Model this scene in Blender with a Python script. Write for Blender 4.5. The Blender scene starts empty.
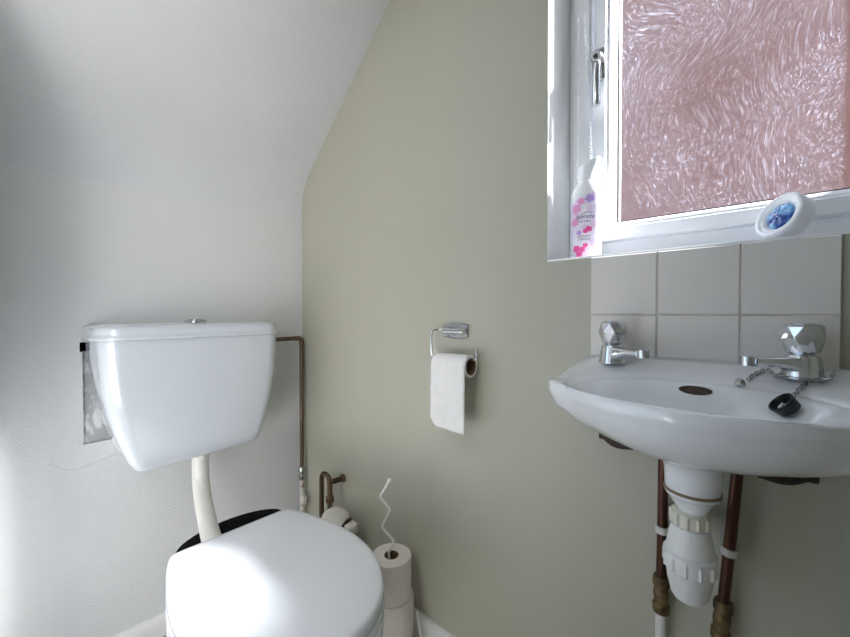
import bpy, bmesh, math, random
from mathutils import Vector, Matrix
from mathutils.bvhtree import BVHTree
random.seed(7)
PI = math.pi
C = bpy.context.scene.collection
V = Vector

# ------------------------------------------------------------------ materials
def mat(name, color, rough=0.5, metal=0.0, coat=0.0, spec=0.5, emis=None, estr=0.0):
    m = bpy.data.materials.new(name); m.use_nodes = True
    b = m.node_tree.nodes['Principled BSDF']
    b.inputs['Base Color'].default_value = (*color, 1)
    b.inputs['Roughness'].default_value = rough
    b.inputs['Metallic'].default_value = metal
    b.inputs['Coat Weight'].default_value = coat
    b.inputs['Coat Roughness'].default_value = 0.03
    b.inputs['Specular IOR Level'].default_value = spec
    return m

def N(m, t, **kw):
    n = m.node_tree.nodes.new(t)
    for k, v in kw.items():
        if k in n.inputs: n.inputs[k].default_value = v
        else: setattr(n, k, v)
    return n
def L(m, a, ao, b, bi): m.node_tree.links.new(a.outputs[ao], b.inputs[bi])
def P(m): return m.node_tree.nodes['Principled BSDF']

def noise_mat(name, c1, c2, scale, rough, metal=0.0, bump=0.0, bscale=None, stretch=(1, 1, 1), coat=0.0, lo=.35, hi=.65, bdist=.002, spec=.5):
    m = mat(name, c1, rough, metal, coat, spec)
    tc = N(m, 'ShaderNodeTexCoord'); mp = N(m, 'ShaderNodeMapping'); mp.inputs['Scale'].default_value = stretch
    L(m, tc, 'Object', mp, 'Vector')
    no = N(m, 'ShaderNodeTexNoise'); no.inputs['Scale'].default_value = scale; no.inputs['Detail'].default_value = 6
    L(m, mp, 'Vector', no, 'Vector')
    cr = N(m, 'ShaderNodeValToRGB')
    cr.color_ramp.elements[0].position = lo; cr.color_ramp.elements[0].color = (*c1, 1)
    cr.color_ramp.elements[1].position = hi; cr.color_ramp.elements[1].color = (*c2, 1)
    L(m, no, 'Fac', cr, 'Fac'); L(m, cr, 'Color', P(m), 'Base Color')
    if bump:
        n2 = N(m, 'ShaderNodeTexNoise'); n2.inputs['Scale'].default_value = bscale or scale; n2.inputs['Detail'].default_value = 4
        L(m, mp, 'Vector', n2, 'Vector')
        bp = N(m, 'ShaderNodeBump'); bp.inputs['Strength'].default_value = bump; bp.inputs['Distance'].default_value = bdist
        L(m, n2, 'Fac', bp, 'Height'); L(m, bp, 'Normal', P(m), 'Normal')
    return m

def math_n(m, op, a, b=None, c=None):
    n = N(m, 'ShaderNodeMath', operation=op)
    for i, x in enumerate((a, b, c)):
        if x is None: continue
        if isinstance(x, (int, float)): n.inputs[i].default_value = x
        else: m.node_tree.links.new(x, n.inputs[i])
    return n.outputs[0]

def woven_mat(name, color, rough, strength):
    """painted anaglypta paper: short diagonal strokes laid in alternating cells"""
    m = mat(name, color, rough, 0, 0.0)
    tc = N(m, 'ShaderNodeTexCoord'); sx = N(m, 'ShaderNodeSeparateXYZ'); L(m, tc, 'Object', sx, 'Vector')
    y, z = sx.outputs['Y'], sx.outputs['Z']
    cell = .0105
    wob = N(m, 'ShaderNodeTexNoise'); wob.inputs['Scale'].default_value = 35; L(m, tc, 'Object', wob, 'Vector')
    y2 = math_n(m, 'ADD', y, math_n(m, 'MULTIPLY', wob.outputs['Fac'], .014))
    par = math_n(m, 'MODULO', math_n(m, 'ADD', math_n(m, 'FLOOR', math_n(m, 'DIVIDE', y2, cell)), 200.0), 2.0)
    sgn = math_n(m, 'SUBTRACT', math_n(m, 'MULTIPLY', par, 2.0), 1.0)
    d = math_n(m, 'ADD', z, math_n(m, 'MULTIPLY', math_n(m, 'MULTIPLY', y2, sgn), .8))
    st = math_n(m, 'SINE', math_n(m, 'MULTIPLY', d, 2 * PI / .0098))
    edge = math_n(m, 'SINE', math_n(m, 'MULTIPLY', y2, PI / cell))
    fade = N(m, 'ShaderNodeMapRange'); fade.inputs['From Min'].default_value = 1.15; fade.inputs['From Max'].default_value = .70
    m.node_tree.links.new(z, fade.inputs['Value'])
    h = math_n(m, 'MULTIPLY', math_n(m, 'MULTIPLY', st, math_n(m, 'ABSOLUTE', edge)), fade.outputs[0])
    no = N(m, 'ShaderNodeTexNoise'); no.inputs['Scale'].default_value = 60; no.inputs['Detail'].default_value = 3
    L(m, tc, 'Object', no, 'Vector')
    h2 = math_n(m, 'ADD', math_n(m, 'MULTIPLY', h, .35), no.outputs['Fac'])
    bp = N(m, 'ShaderNodeBump'); bp.inputs['Strength'].default_value = strength; bp.inputs['Distance'].default_value = .002
    m.node_tree.links.new(h2, bp.inputs['Height']); L(m, bp, 'Normal', P(m), 'Normal')
    return m

M = {}
M['white_wall'] = woven_mat('white_woven_wallpaper', (.67, .672, .67), .38, .32)
M['ceil'] = noise_mat('white_eggshell_slope', (.64, .648, .66), (.67, .676, .688), 3, .30, bump=.35, bscale=75)
M['plaster'] = noise_mat('bare_grey_plaster', (.46, .46, .46), (.80, .80, .79), 48, .9, bump=.5, stretch=(1, 1, .45), lo=.46, hi=.56)
M['hole'] = mat('cavity_shade', (.008, .008, .008), .9)  # near-black paints the shade inside the deep wall gap
M['green'] = noise_mat('sage_green_paint', (.415, .408, .330), (.44, .432, .352), 2.2, .45, bump=.40, bscale=60, stretch=(1, 1, .12))
M['floor'] = noise_mat('grey_vinyl_floor', (.28, .25, .22), (.38, .35, .31), 14, .5, bump=.1)
M['skirt'] = noise_mat('white_gloss_paint', (.72, .715, .70), (.76, .755, .74), 9, .3)
M['upvc'] = mat('white_upvc', (.80, .82, .85), .28)
M['reveal'] = noise_mat('white_reveal_paint', (.82, .82, .82), (.86, .86, .86), 9, .6)
M['ceramic'] = mat('white_glazed_ceramic', (.85, .86, .88), .12, 0, .6)
M['cistern'] = mat('white_cistern_plastic', (.60, .635, .68), .10, 0, .7)
M['lidplastic'] = mat('white_lid_plastic', (.78, .80, .84), .14, 0, .4)
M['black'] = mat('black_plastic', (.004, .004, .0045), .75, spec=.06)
M['pipewhite'] = mat('cream_plastic_pipe', (.68, .66, .62), .35)
M['trap'] = noise_mat('white_trap_plastic', (.72, .715, .70), (.78, .775, .76), 30, .4)
M['cream'] = mat('ivory_plastic', (.70, .67, .56), .4)
M['chrome'] = mat('chrome', (.72, .74, .77), .06, 1)
M['dullchrome'] = noise_mat('dull_chrome', (.42, .43, .43), (.6, .6, .6), 60, .22, 1)
M['copper'] = noise_mat('aged_copper', (.06, .026, .018), (.12, .05, .033), 30, .33, .75, stretch=(1, 1, .3))
M['darkcopper'] = noise_mat('tarnished_copper', (.085, .055, .035), (.17, .11, .075), 25, .42, .7, stretch=(1, 1, .3))
M['brass'] = noise_mat('grimy_brass', (.07, .045, .022), (.24, .16, .075), 55, .5, .6, bump=.4, bscale=120)
M['paintedpipe'] = noise_mat('flaking_white_painted_pipe', (.58, .56, .52), (.22, .16, .11), 45, .55, lo=.5, hi=.72)
M['iron'] = noise_mat('dark_rusty_iron', (.035, .022, .018), (.075, .05, .04), 60, .6, .3, bump=.5)
M['paper'] = noise_mat('white_tissue_paper', (.80, .79, .775), (.84, .83, .815), 40, .95, bump=.35, bscale=220, spec=.1)
M['paper2'] = noise_mat('cream_tissue_paper', (.74, .695, .64), (.78, .735, .68), 40, .95, bump=.35, bscale=220, spec=.1)
M['card'] = noise_mat('brown_cardboard', (.16, .095, .055), (.22, .135, .08), 60, .9)
M['whitewire'] = mat('white_coated_wire', (.78, .765, .74), .35)
M['rubber'] = mat('black_rubber', (.012, .012, .013), .45)
M['gelblue'] = noise_mat('blue_gel', (.015, .07, .32), (.25, .62, .95), 45, .12, coat=.6, lo=.44, hi=.58)
M['bead'] = mat('white_bead_chain', (.85, .86, .88), .35)
M['brownline'] = mat('brown_sealant', (.22, .15, .09), .7)
M['slot'] = mat('slot_opening_shade', (.055, .03, .022), .7)  # dark brown stands in for the shade inside the overflow opening
M['screw'] = mat('steel_screw', (.35, .35, .34), .35, 1)
M['text'] = mat('dark_teal_print', (.035, .075, .13), .5)
M['pink'] = mat('pink_print', (.80, .10, .34), .45)
M['pink2'] = mat('pale_pink_print', (.78, .33, .60), .45)
M['lilac'] = mat('lilac_print', (.50, .34, .74), .45)

def tile_mat():
    m = noise_mat('cream_glazed_tile', (.68, .65, .615), (.71, .68, .645), 5, .22)
    return m
M['tile'] = tile_mat()
M['grout'] = noise_mat('brown_grey_grout', (.42, .36, .29), (.60, .56, .51), 16, .9)

def label_mat():
    m = mat('pink_floral_label', (.9, .8, .88), .4)
    tc = N(m, 'ShaderNodeTexCoord')
    vo = N(m, 'ShaderNodeTexVoronoi'); vo.inputs['Scale'].default_value = 62; L(m, tc, 'Object', vo, 'Vector')
    no = N(m, 'ShaderNodeTexNoise'); no.inputs['Scale'].default_value = 30; L(m, tc, 'Object', no, 'Vector')
    cr = N(m, 'ShaderNodeValToRGB'); e = cr.color_ramp.elements
    e[0].position = .1; e[0].color = (.78, .38, .62, 1); e[1].position = .62; e[1].color = (.86, .82, .90, 1)
    x = cr.color_ramp.elements.new(.35); x.color = (.80, .62, .80, 1)
    L(m, vo, 'Distance', cr, 'Fac')
    cr2 = N(m, 'ShaderNodeValToRGB'); f = cr2.color_ramp.elements
    f[0].position = .4; f[0].color = (.86, .86, .93, 1); f[1].position = .58; f[1].color = (.66, .55, .84, 1)
    L(m, no, 'Fac', cr2, 'Fac')
    mx = N(m, 'ShaderNodeMix', data_type='RGBA'); mx.inputs[0].default_value = .45
    m.node_tree.links.new(cr.outputs[0], mx.inputs[6]); m.node_tree.links.new(cr2.outputs[0], mx.inputs[7])
    m.node_tree.links.new(mx.outputs[2], P(m).inputs['Base Color'])
    return m
M['label'] = label_mat()

def glass_mat():
    """obscure glass: clear-ish rough refraction with swirled white brush strokes that scatter daylight"""
    m = bpy.data.materials.new('swirled_obscure_glass'); m.use_nodes = True
    nt = m.node_tree; nt.nodes.remove(P(m)); out = nt.nodes['Material Output']
    tc = N(m, 'ShaderNodeTexCoord')
    # swirl the coordinates
    n0 = N(m, 'ShaderNodeTexNoise'); n0.inputs['Scale'].default_value = 3.2; n0.inputs['Detail'].default_value = 1.2
    L(m, tc, 'Object', n0, 'Vector')
    vs = N(m, 'ShaderNodeVectorMath', operation='SCALE'); vs.inputs['Scale'].default_value = .34
    L(m, n0, 'Color', vs, 0)
    va = N(m, 'ShaderNodeVectorMath', operation='ADD'); L(m, tc, 'Object', va, 0); L(m, vs, 0, va, 1)
    def strokes(ang, sc, lo, hi, st):
        mp = N(m, 'ShaderNodeMapping'); mp.inputs['Rotation'].default_value = (0, ang, 0); mp.inputs['Scale'].default_value = (1, 1, st)
        L(m, va, 0, mp, 'Vector')
        no = N(m, 'ShaderNodeTexNoise'); no.inputs['Scale'].default_value = sc; no.inputs['Detail'].default_value = 4; no.inputs['Roughness'].default_value = .7
        L(m, mp, 'Vector', no, 'Vector')
        mr = N(m, 'ShaderNodeMapRange'); mr.inputs['From Min'].default_value = lo; mr.inputs['From Max'].default_value = hi
        L(m, no, 'Fac', mr, 'Value'); return mr.outputs[0]
    a = strokes(.75, 300, .54, .80, .055); b = strokes(.35, 230, .55, .82, .06); c = strokes(1.25, 360, .56, .82, .07)
    s = math_n(m, 'MAXIMUM', math_n(m, 'MAXIMUM', a, b), c)
    soft = N(m, 'ShaderNodeTexNoise'); soft.inputs['Scale'].default_value = 4.5; soft.inputs['Detail'].default_value = 3
    L(m, tc, 'Object', soft, 'Vector')
    mr = N(m, 'ShaderNodeMapRange'); mr.inputs['From Min'].default_value = .35; mr.inputs['From Max'].default_value = .7
    L(m, soft, 'Fac', mr, 'Value')
    dens = math_n(m, 'ADD', math_n(m, 'MULTIPLY', mr.outputs[0], .75), .30)
    st = math_n(m, 'MULTIPLY', math_n(m, 'ADD', math_n(m, 'MULTIPLY', math_n(m, 'POWER', s, 1.5), .36), .022), dens)
    st = math_n(m, 'ADD', st, math_n(m, 'MULTIPLY', math_n(m, 'POWER', s, 7.0), .5))
    stroke = N(m, 'ShaderNodeClamp'); m.node_tree.links.new(st, stroke.inputs[0])
    refr = N(m, 'ShaderNodeBsdfRefraction'); refr.inputs['Roughness'].default_value = .32; refr.inputs['IOR'].default_value = 1.03
    refr.inputs['Color'].default_value = (1, .97, .97, 1)
    trp = N(m, 'ShaderNodeBsdfTransparent'); trp.inputs['Color'].default_value = (.97, .96, .97, 1)
    m1 = N(m, 'ShaderNodeMixShader'); m1.inputs[0].default_value = .5
    L(m, refr, 0, m1, 1); L(m, trp, 0, m1, 2)
    tl = N(m, 'ShaderNodeBsdfTranslucent'); tl.inputs['Color'].default_value = (.74, .77, .99, 1)
    m2 = N(m, 'ShaderNodeMixShader'); L(m, stroke, 0, m2, 0); L(m, m1, 0, m2, 1); L(m, tl, 0, m2, 2)
    gl = N(m, 'ShaderNodeBsdfGlossy'); gl.inputs['Roughness'].default_value = .15
    bp = N(m, 'ShaderNodeBump'); bp.inputs['Strength'].default_value = .5; bp.inputs['Distance'].default_value = .003
    m.node_tree.links.new(s, bp.inputs['Height']); L(m, bp, 'Normal', gl, 'Normal')
    m3 = N(m, 'ShaderNodeMixShader'); m3.inputs[0].default_value = .06
    L(m, m2, 0, m3, 1); L(m, gl, 0, m3, 2)
    L(m, m3, 0, out, 'Surface')
    return m
M['glass'] = glass_mat()
def clear_mat():
    m = bpy.data.materials.new('clear_glass_side'); m.use_nodes = True
    m.node_tree.nodes.remove(P(m)); t = N(m, 'ShaderNodeBsdfTransparent'); t.inputs[0].default_value = (.97, .985, .98, 1)
    L(m, t, 0, m.node_tree.nodes['Material Output'], 'Surface'); return m
M['clear'] = clear_mat()

def brick_mat():
    m = mat('red_brick', (.4, .2, .15), .9)
    tc = N(m, 'ShaderNodeTexCoord'); mp = N(m, 'ShaderNodeMapping'); mp.inputs['Rotation'].default_value = (-PI / 2, 0, 0)
    L(m, tc, 'Object', mp, 'Vector')
    br = N(m, 'ShaderNodeTexBrick'); br.inputs['Scale'].default_value = 4.5
    br.inputs['Color1'].default_value = (.235, .125, .10, 1); br.inputs['Color2'].default_value = (.20, .105, .083, 1)
    br.inputs['Mortar'].default_value = (.25, .155, .13, 1); br.inputs['Mortar Size'].default_value = .015
    L(m, mp, 'Vector', br, 'Vector'); L(m, br, 'Color', P(m), 'Base Color')
    return m
M['brick'] = brick_mat()

# ------------------------------------------------------------------ mesh helpers
ORG = {}
def obj(name, bm, m, parent=None, sharp=35, smooth=True, kind=None):
    bmesh.ops.remove_doubles(bm, verts=bm.verts, dist=1e-6)
    bmesh.ops.recalc_face_normals(bm, faces=bm.faces)
    if parent is not None: bmesh.ops.translate(bm, verts=bm.verts, vec=-ORG[parent.name])
    me = bpy.data.meshes.new(name)
    for f in bm.faces: f.smooth = smooth
    bm.to_mesh(me); bm.free()
    if smooth: me.set_sharp_from_angle(angle=math.radians(sharp))
    for mm in (m if isinstance(m, (list, tuple)) else [m]): me.materials.append(mm)
    o = bpy.data.objects.new(name, me); C.objects.link(o)
    if parent is not None:
        o.parent = parent; ORG[o.name] = ORG[parent.name]
    else: ORG[o.name] = V((0, 0, 0))
    if kind: o['kind'] = kind
    return o
def thing(name, loc, label, cat, group=None):
    o = bpy.data.objects.new(name, None); C.objects.link(o); o.location = loc; o.empty_display_size = .05
    ORG[o.name] = V(loc); o['label'] = label; o['category'] = cat
    if group: o['group'] = group
    return o
def struct(name, bm, m, parent=None, **k): return obj(name, bm, m, parent, kind='structure', **k)
def tag(o, label, cat, group=None):
    o['label'] = label; o['category'] = cat
    if group: o['group'] = group
    return o

def box(bm, x0, x1, y0, y1, z0, z1, bev=0, seg=2, mi=0):
    r = bmesh.ops.create_cube(bm, size=1)
    vs = r['verts']
    for v in vs:
        v.co = V(((x0 + x1) / 2 + v.co.x * (x1 - x0), (y0 + y1) / 2 + v.co.y * (y1 - y0), (z0 + z1) / 2 + v.co.z * (z1 - z0)))
    fs = {f for v in vs for f in v.link_faces}
    for f in fs: f.material_index = mi
    if bev:
        es = {e for v in vs for e in v.link_edges}
        bmesh.ops.bevel(bm, geom=list(es), offset=bev, segments=seg, affect='EDGES', profile=.5)
    return bm
def B(*a, **k): return box(bmesh.new(), *a, **k)

def catmull(pts, sub=6, closed=False):
    pts = [V(p) for p in pts]; n = len(pts); out = []
    rng = range(n if closed else n - 1)
    for i in rng:
        p1, p2 = pts[i], pts[(i + 1) % n]
        p0 = pts[(i - 1) % n] if closed or i > 0 else p1 * 2 - p2
        p3 = pts[(i + 2) % n] if closed or i + 2 < n else p2 * 2 - p1
        for k in range(sub):
            t = k / sub
            out.append(.5 * ((2 * p1) + (p2 - p0) * t + (2 * p0 - 5 * p1 + 4 * p2 - p3) * t * t + (3 * p1 - p0 - 3 * p2 + p3) * t ** 3))
    if not closed: out.append(pts[-1])
    return out
def tube(bm, path, r, n=14, closed=False, caps=True):
    path = [V(p) for p in path]; k = len(path)
    rad = r if callable(r) else (lambda i: r)
    tang = []
    for i in range(k):
        a = path[(i - 1) % k] if closed or i > 0 else path[i]
        b = path[(i + 1) % k] if closed or i < k - 1 else path[i]
        tang.append((b - a).normalized())
    up = V((0, 0, 1)) if abs(tang[0].z) < .9 else V((1, 0, 0))
    nx = tang[0].cross(up).normalized(); rings = []
    for i in range(k):
        nx = (nx - tang[i] * nx.dot(tang[i])).normalized(); ny = tang[i].cross(nx)
        rings.append([bm.verts.new(path[i] + (nx * math.cos(2 * PI * j / n) + ny * math.sin(2 * PI * j / n)) * rad(i)) for j in range(n)])
    bridge(bm, rings, closed)
    if caps and not closed:
        bm.faces.new(rings[0]); bm.faces.new(rings[-1])
    return bm
def bridge(bm, rings, closed=False, mi=0):
    k = len(rings); n = len(rings[0])
    for i in range(k if closed else k - 1):
        a, b = rings[i], rings[(i + 1) % k]
        for j in range(n):
            f = bm.faces.new((a[j], a[(j + 1) % n], b[(j + 1) % n], b[j])); f.material_index = mi
def T(path, r, **k): return tube(bmesh.new(), path, r, **k)
def loft(bm, rings, cap0=True, cap1=True, mi=0):
    rs = [[bm.verts.new(p) for p in r] for r in rings]
    bridge(bm, rs, mi=mi)
    for c, r in ((cap0, rs[0]), (cap1, rs[-1])):
        if c:
            f = bm.faces.new(r); f.material_index = mi
    return bm
def lathe(bm, prof, base=(0, 0, 0), axis=(0, 0, 1), n=32, cap=True, off=0.0):
    ax = V(axis).normalized(); q = V((0, 0, 1)).rotation_difference(ax); base = V(base)
    rings = [[base + q @ V((r * math.cos(2 * PI * (j + off) / n), r * math.sin(2 * PI * (j + off) / n), h)) for j in range(n)] for r, h in prof]
    return loft(bm, rings, cap, cap)
def LA(*a, **k): return lathe(bmesh.new(), *a, **k)
def rrect(x0, x1, y0, y1, r, z, n=6):
    out = []
    r = min(r, (x1 - x0) / 2 - 1e-4, (y1 - y0) / 2 - 1e-4)
    for cx, cy, a0 in ((x1 - r, y1 - r, 0), (x0 + r, y1 - r, PI / 2), (x0 + r, y0 + r, PI), (x1 - r, y0 + r, 1.5 * PI)):
        for i in range(n + 1):
            a = a0 + PI / 2 * i / n
            out.append(V((cx + r * math.cos(a), cy + r * math.sin(a), z)))
    return out
def sphere(bm, c, r, n=16, sc=(1, 1, 1)):
    res = bmesh.ops.create_uvsphere(bm, u_segments=n, v_segments=n // 2 + 2, radius=1)
    for v in res['verts']: v.co = V(c) + V((v.co.x * r * sc[0], v.co.y * r * sc[1], v.co.z * r * sc[2]))
    return bm
def torus_link(bm, c, d, nrm, a, b, r, n=16, m=6):
    d = V(d).normalized(); nn = V(nrm); nn = (nn - d * nn.dot(d)).normalized(); s = d.cross(nn)
    return tube(bm, [V(c) + d * a * math.cos(2 * PI * i / n) + s * b * math.sin(2 * PI * i / n) for i in range(n)], r, n=m, closed=True)

def wall_grid(xs, zs, depth, pos, th, mats=None):
    """A wall in the local (u, z) plane built from cells. depth(i, j): recess of the cell (None = open right through). pos(u, w, z) -> world."""
    bm = bmesh.new()
    g = lambda i, j: depth(i, j) if 0 <= i < len(xs) - 1 and 0 <= j < len(zs) - 1 else 'out'
    def quad(*ps, mi=0):
        f = bm.faces.new([bm.verts.new(pos(*p)) for p in ps]); f.material_index = mi
    for i in range(len(xs) - 1):
        for j in range(len(zs) - 1):
            d = g(i, j); x0, x1, z0, z1 = xs[i], xs[i + 1], zs[j], zs[j + 1]
            dd = th if d is None else d
            mi = mats(i, j) if mats else 0
            if d is not None:
                quad((x0, d, z0), (x1, d, z0), (x1, d, z1), (x0, d, z1), mi=mi)
                quad((x0, th, z0), (x1, th, z0), (x1, th, z1), (x0, th, z1))
            for di, dj, a, b in ((-1, 0, (x0, z0), (x0, z1)), (1, 0, (x1, z0), (x1, z1)), (0, -1, (x0, z0), (x1, z0)), (0, 1, (x0, z1), (x1, z1))):
                e = g(i + di, j + dj)
                if e == 'out':
                    if d is not None: quad((a[0], d, a[1]), (b[0], d, b[1]), (b[0], th, b[1]), (a[0], th, a[1]))
                    continue
                ee = th if e is None else e
                if dd > ee + 1e-6: quad((a[0], ee, a[1]), (b[0], ee, b[1]), (b[0], dd, b[1]), (a[0], dd, a[1]), mi=(2 if d is None and mats else mi))
    return bm

# ------------------------------------------------------------------ the room
KZ = 1.365        # where the white wall bends into the slope
SL = math.atan2(.437, .4875)
CEIL = 2.12
XR = 1.80; YF = -.80
struct('floor', B(-.15, 3.2, -2.4, .22, -.06, 0), M['floor'])
# left (cistern) wall with the unpapered recess beside the cistern and a deeper gap under its lid
ys = [YF, -.616, -.611, -.592, -.50, .0]
zs = [0, .586, .822, .846, KZ - .105]
def dl(i, j):
    if j == 2 and i in (1, 2): return .09
    if j == 1 and i in (2, 3): return .010
    if j == 2 and i == 3: return .010
    return 0
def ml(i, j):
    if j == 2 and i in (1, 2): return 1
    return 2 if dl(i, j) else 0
bm = wall_grid(ys, zs, dl, lambda u, w, z: V((-w, u, z)), .12, None)
bm.faces.ensure_lookup_table()
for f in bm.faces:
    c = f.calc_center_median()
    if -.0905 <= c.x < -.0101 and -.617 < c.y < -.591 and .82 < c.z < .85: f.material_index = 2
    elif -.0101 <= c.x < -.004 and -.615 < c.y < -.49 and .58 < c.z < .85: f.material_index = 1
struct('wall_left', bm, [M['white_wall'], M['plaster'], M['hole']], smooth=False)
# sloped soffit with a soft bend, then flat ceiling
prof = [V((0, 0, KZ - .105))]
R = .05
for i in range(15):
    t = i / 14
    p = (1 - t) ** 2 * V((0, 0, KZ - .07)) + 2 * t * (1 - t) * V((0, 0, KZ + .010)) + t * t * V((.075 * math.cos(SL), 0, KZ + .010 + .075 * math.sin(SL)))
    prof.append(p)
top = (CEIL - KZ - .010) / math.tan(SL)
prof += [V((top, 0, CEIL)), V((XR, 0, CEIL))]
bm = bmesh.new()
fr = [bm.verts.new((p.x, .0, p.z)) for p in prof] + [bm.verts.new((XR, 0, CEIL + .1)), bm.verts.new((top - .06, 0, CEIL + .1)), bm.verts.new((-.12, 0, KZ + .05)), bm.verts.new((-.12, 0, KZ - .105))]
bk = [bm.verts.new((v.co.x, YF, v.co.z)) for v in fr]
n = len(fr)
for i in range(n): bm.faces.new((fr[i], fr[(i + 1) % n], bk[(i + 1) % n], bk[i]))
bm.faces.new(fr); bm.faces.new(bk)
struct('ceiling', bm, M['ceil'], sharp=25)
# green window wall
WX0, WX1, WZ0, WZ1 = .95, 1.485, 1.024, 1.95
bm = wall_grid([-.12, WX0, WX1, XR], [0, WZ0, WZ1, CEIL + .1], lambda i, j: None if (i, j) == (1, 1) else 0,
               lambda u, w, z: V((u, w, z)), .20, lambda i, j: 0)
for f in bm.faces:
    c = f.calc_center_median()
    if c.y > .199: f.material_index = 1
    elif c.y > .01 and WX0 - .01 < c.x < WX1 + .01 and WZ0 - .01 < c.z < WZ1 + .01: f.material_index = 2
struct('wall_back', bm, [M['green'], M['brick'], M['reveal']], smooth=False)
# right end wall, the doorway side (front) and the hall seen from the doorway
struct('wall_right', B(XR, XR + .1, YF, .2, 0, CEIL + .1), M['green'])
bm = wall_grid([-.12, .27, 1.05, XR + .1], [0, 2.0, CEIL + .1], lambda i, j: None if (i, j) == (1, 0) else 0,
               lambda u, w, z: V((u, YF - w, z)), .10)
struct('wall_front', bm, M['white_wall'], smooth=False)
struct('wall_hall', B(-.15, 3.2, -2.5, -2.4, 0, 2.3), M['ceil'])
struct('ceiling_hall', B(-.15, 3.2, -2.4, YF - .10, 2.22, 2.3), M['ceil'])
# skirting boards
def skirting(name, path_fn, z1):
    pr = [(0, 0), (.016, 0), (.016, z1 - .025), (.013, z1 - .012), (.009, z1 - .004), (.005, z1), (0, z1)]
    bm = bmesh.new()
    a = [bm.verts.new(path_fn(0, d, z)) for d, z in pr]; b = [bm.verts.new(path_fn(1, d, z)) for d, z in pr]
    for i in range(len(pr)):
        k = (i + 1) % len(pr); bm.faces.new((a[i], a[k], b[k], b[i]))
    bm.faces.new(a); bm.faces.new(b)
    struct(name, bm, M['skirt'], sharp=50)
skirting('baseboard_left', lambda s, d, z: V((d + .0005, YF + .001 if s == 0 else -.017, z)), .060)
skirting('baseboard_back', lambda s, d, z: V((.001 if s == 0 else XR - .001, -d - .0005, z)), .118)
# a raised edge of torn lining paper on the white wall, left of and below the cistern
pth = [V((.0006, y, z)) for y, z in ((-.675, .556), (-.655, .538), (-.63, .527), (-.60, .530), (-.565, .540), (-.52, .549), (-.45, .572))]
bm = T(catmull(pth, 5), lambda i: .0013, n=6)
struct('trim_1', bm, M['white_wall'])

# brick house wall outside and paving
struct('wall_outside', B(-4, 5, 1.62, 1.85, -.1, 2.74), M['brick'])
struct('ground', B(-4, 5, .22, 1.62, -.1, -.02), M['plaster'])

# ------------------------------------------------------------------ window
win = bpy.data.objects.new('window_1', None); C.objects.link(win); win.location = (1.2175, .14, WZ0); win['kind'] = 'structure'
ORG['window_1'] = V(win.location)
def frame_loop(x0, x1, z0, z1, prof):
    """picture-frame sweep: prof = list of (inset from the outer edge, y)"""
    bm = bmesh.new(); rs = []
    for d, y in prof:
        rs.append([bm.verts.new(p) for p in ((x0 + d, y, z0 + d), (x1 - d, y, z0 + d), (x1 - d, y, z1 - d), (x0 + d, y, z1 - d))])
    bridge(bm, rs, closed=True)
    return bm
fx0, fx1, fz0, fz1 = WX0 + .001, WX1 - .001, WZ0 - .0005, WZ1 - .001
fo = frame_loop(fx0, fx1, fz0, fz1, [(0, .112), (.010, .106), (.042, .106), (.046, .110), (.046, .150), (.060, .150), (.060, .178), (0, .178)])
struct('window_frame', fo, M['upvc'], win, sharp=20)
sx0, sx1, sz0, sz1 = 1.005, 1.430, 1.0665, 1.905
# sash: opening rail with a step and a glazing bead
so = frame_loop(sx0, sx1, sz0, sz1, [(0, .106), (.003, .094), (.026, .092), (.029, .098), (.033, .100), (.036, .106), (.0395, .112), (.043, .122), (.043, .134), (.043, .146), (0, .146)])
sash = struct('window_sash', so, M['upvc'], win, sharp=18)
ga = frame_loop(sx0 + .0415, sx1 - .0415, sz0 + .0415, sz1 - .0415, [(0, .1215), (.003, .1215), (.003, .1290), (0, .1290)])
struct('gasket', ga, M['iron'], sash)
bm = B(sx0 + .043, sx1 - .043, .130, .134, sz0 + .043, sz1 - .043)
for f in bm.faces:
    if f.calc_center_median().y > .1305: f.material_index = 1
struct('window_pane', bm, [M['glass'], M['clear']], win, smooth=False)
struct('window_sill', B(WX0 + .0005, WX1 - .0005, .0, .1115, WZ0 - .001, WZ0 + .004, bev=.001), M['reveal'], win)
# handle: base plate, spindle boss and a lever hanging down
hx = 1.0205; hz = 1.432
hd = struct('window_handle', B(hx - .0125, hx + .0125, .082, .0915, hz - .033, hz + .033, bev=.006, seg=3), M['dullchrome'], win)
struct('handle_boss', LA([(.0115, 0), (.0115, .012), (.009, .016)], (hx, .082, hz + .008), (0, -1, 0), n=20), M['dullchrome'], hd)
lp = catmull([(hx, .079, hz + .010), (hx, .074, hz - .006), (hx, .0715, hz - .03), (hx, .0705, hz - .065), (hx, .0712, hz - .090)], 5)
struct('handle_lever', T(lp, lambda i: .0085 - .0022 * (1 - i / 20) if i < 20 else .007, n=14), M['chrome'], hd)
struct('handle_button', LA([(.0048, 0), (.0042, .003)], (hx, .0667, hz + .008), (0, -1, 0), n=14), M['rubber'], hd)

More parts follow.
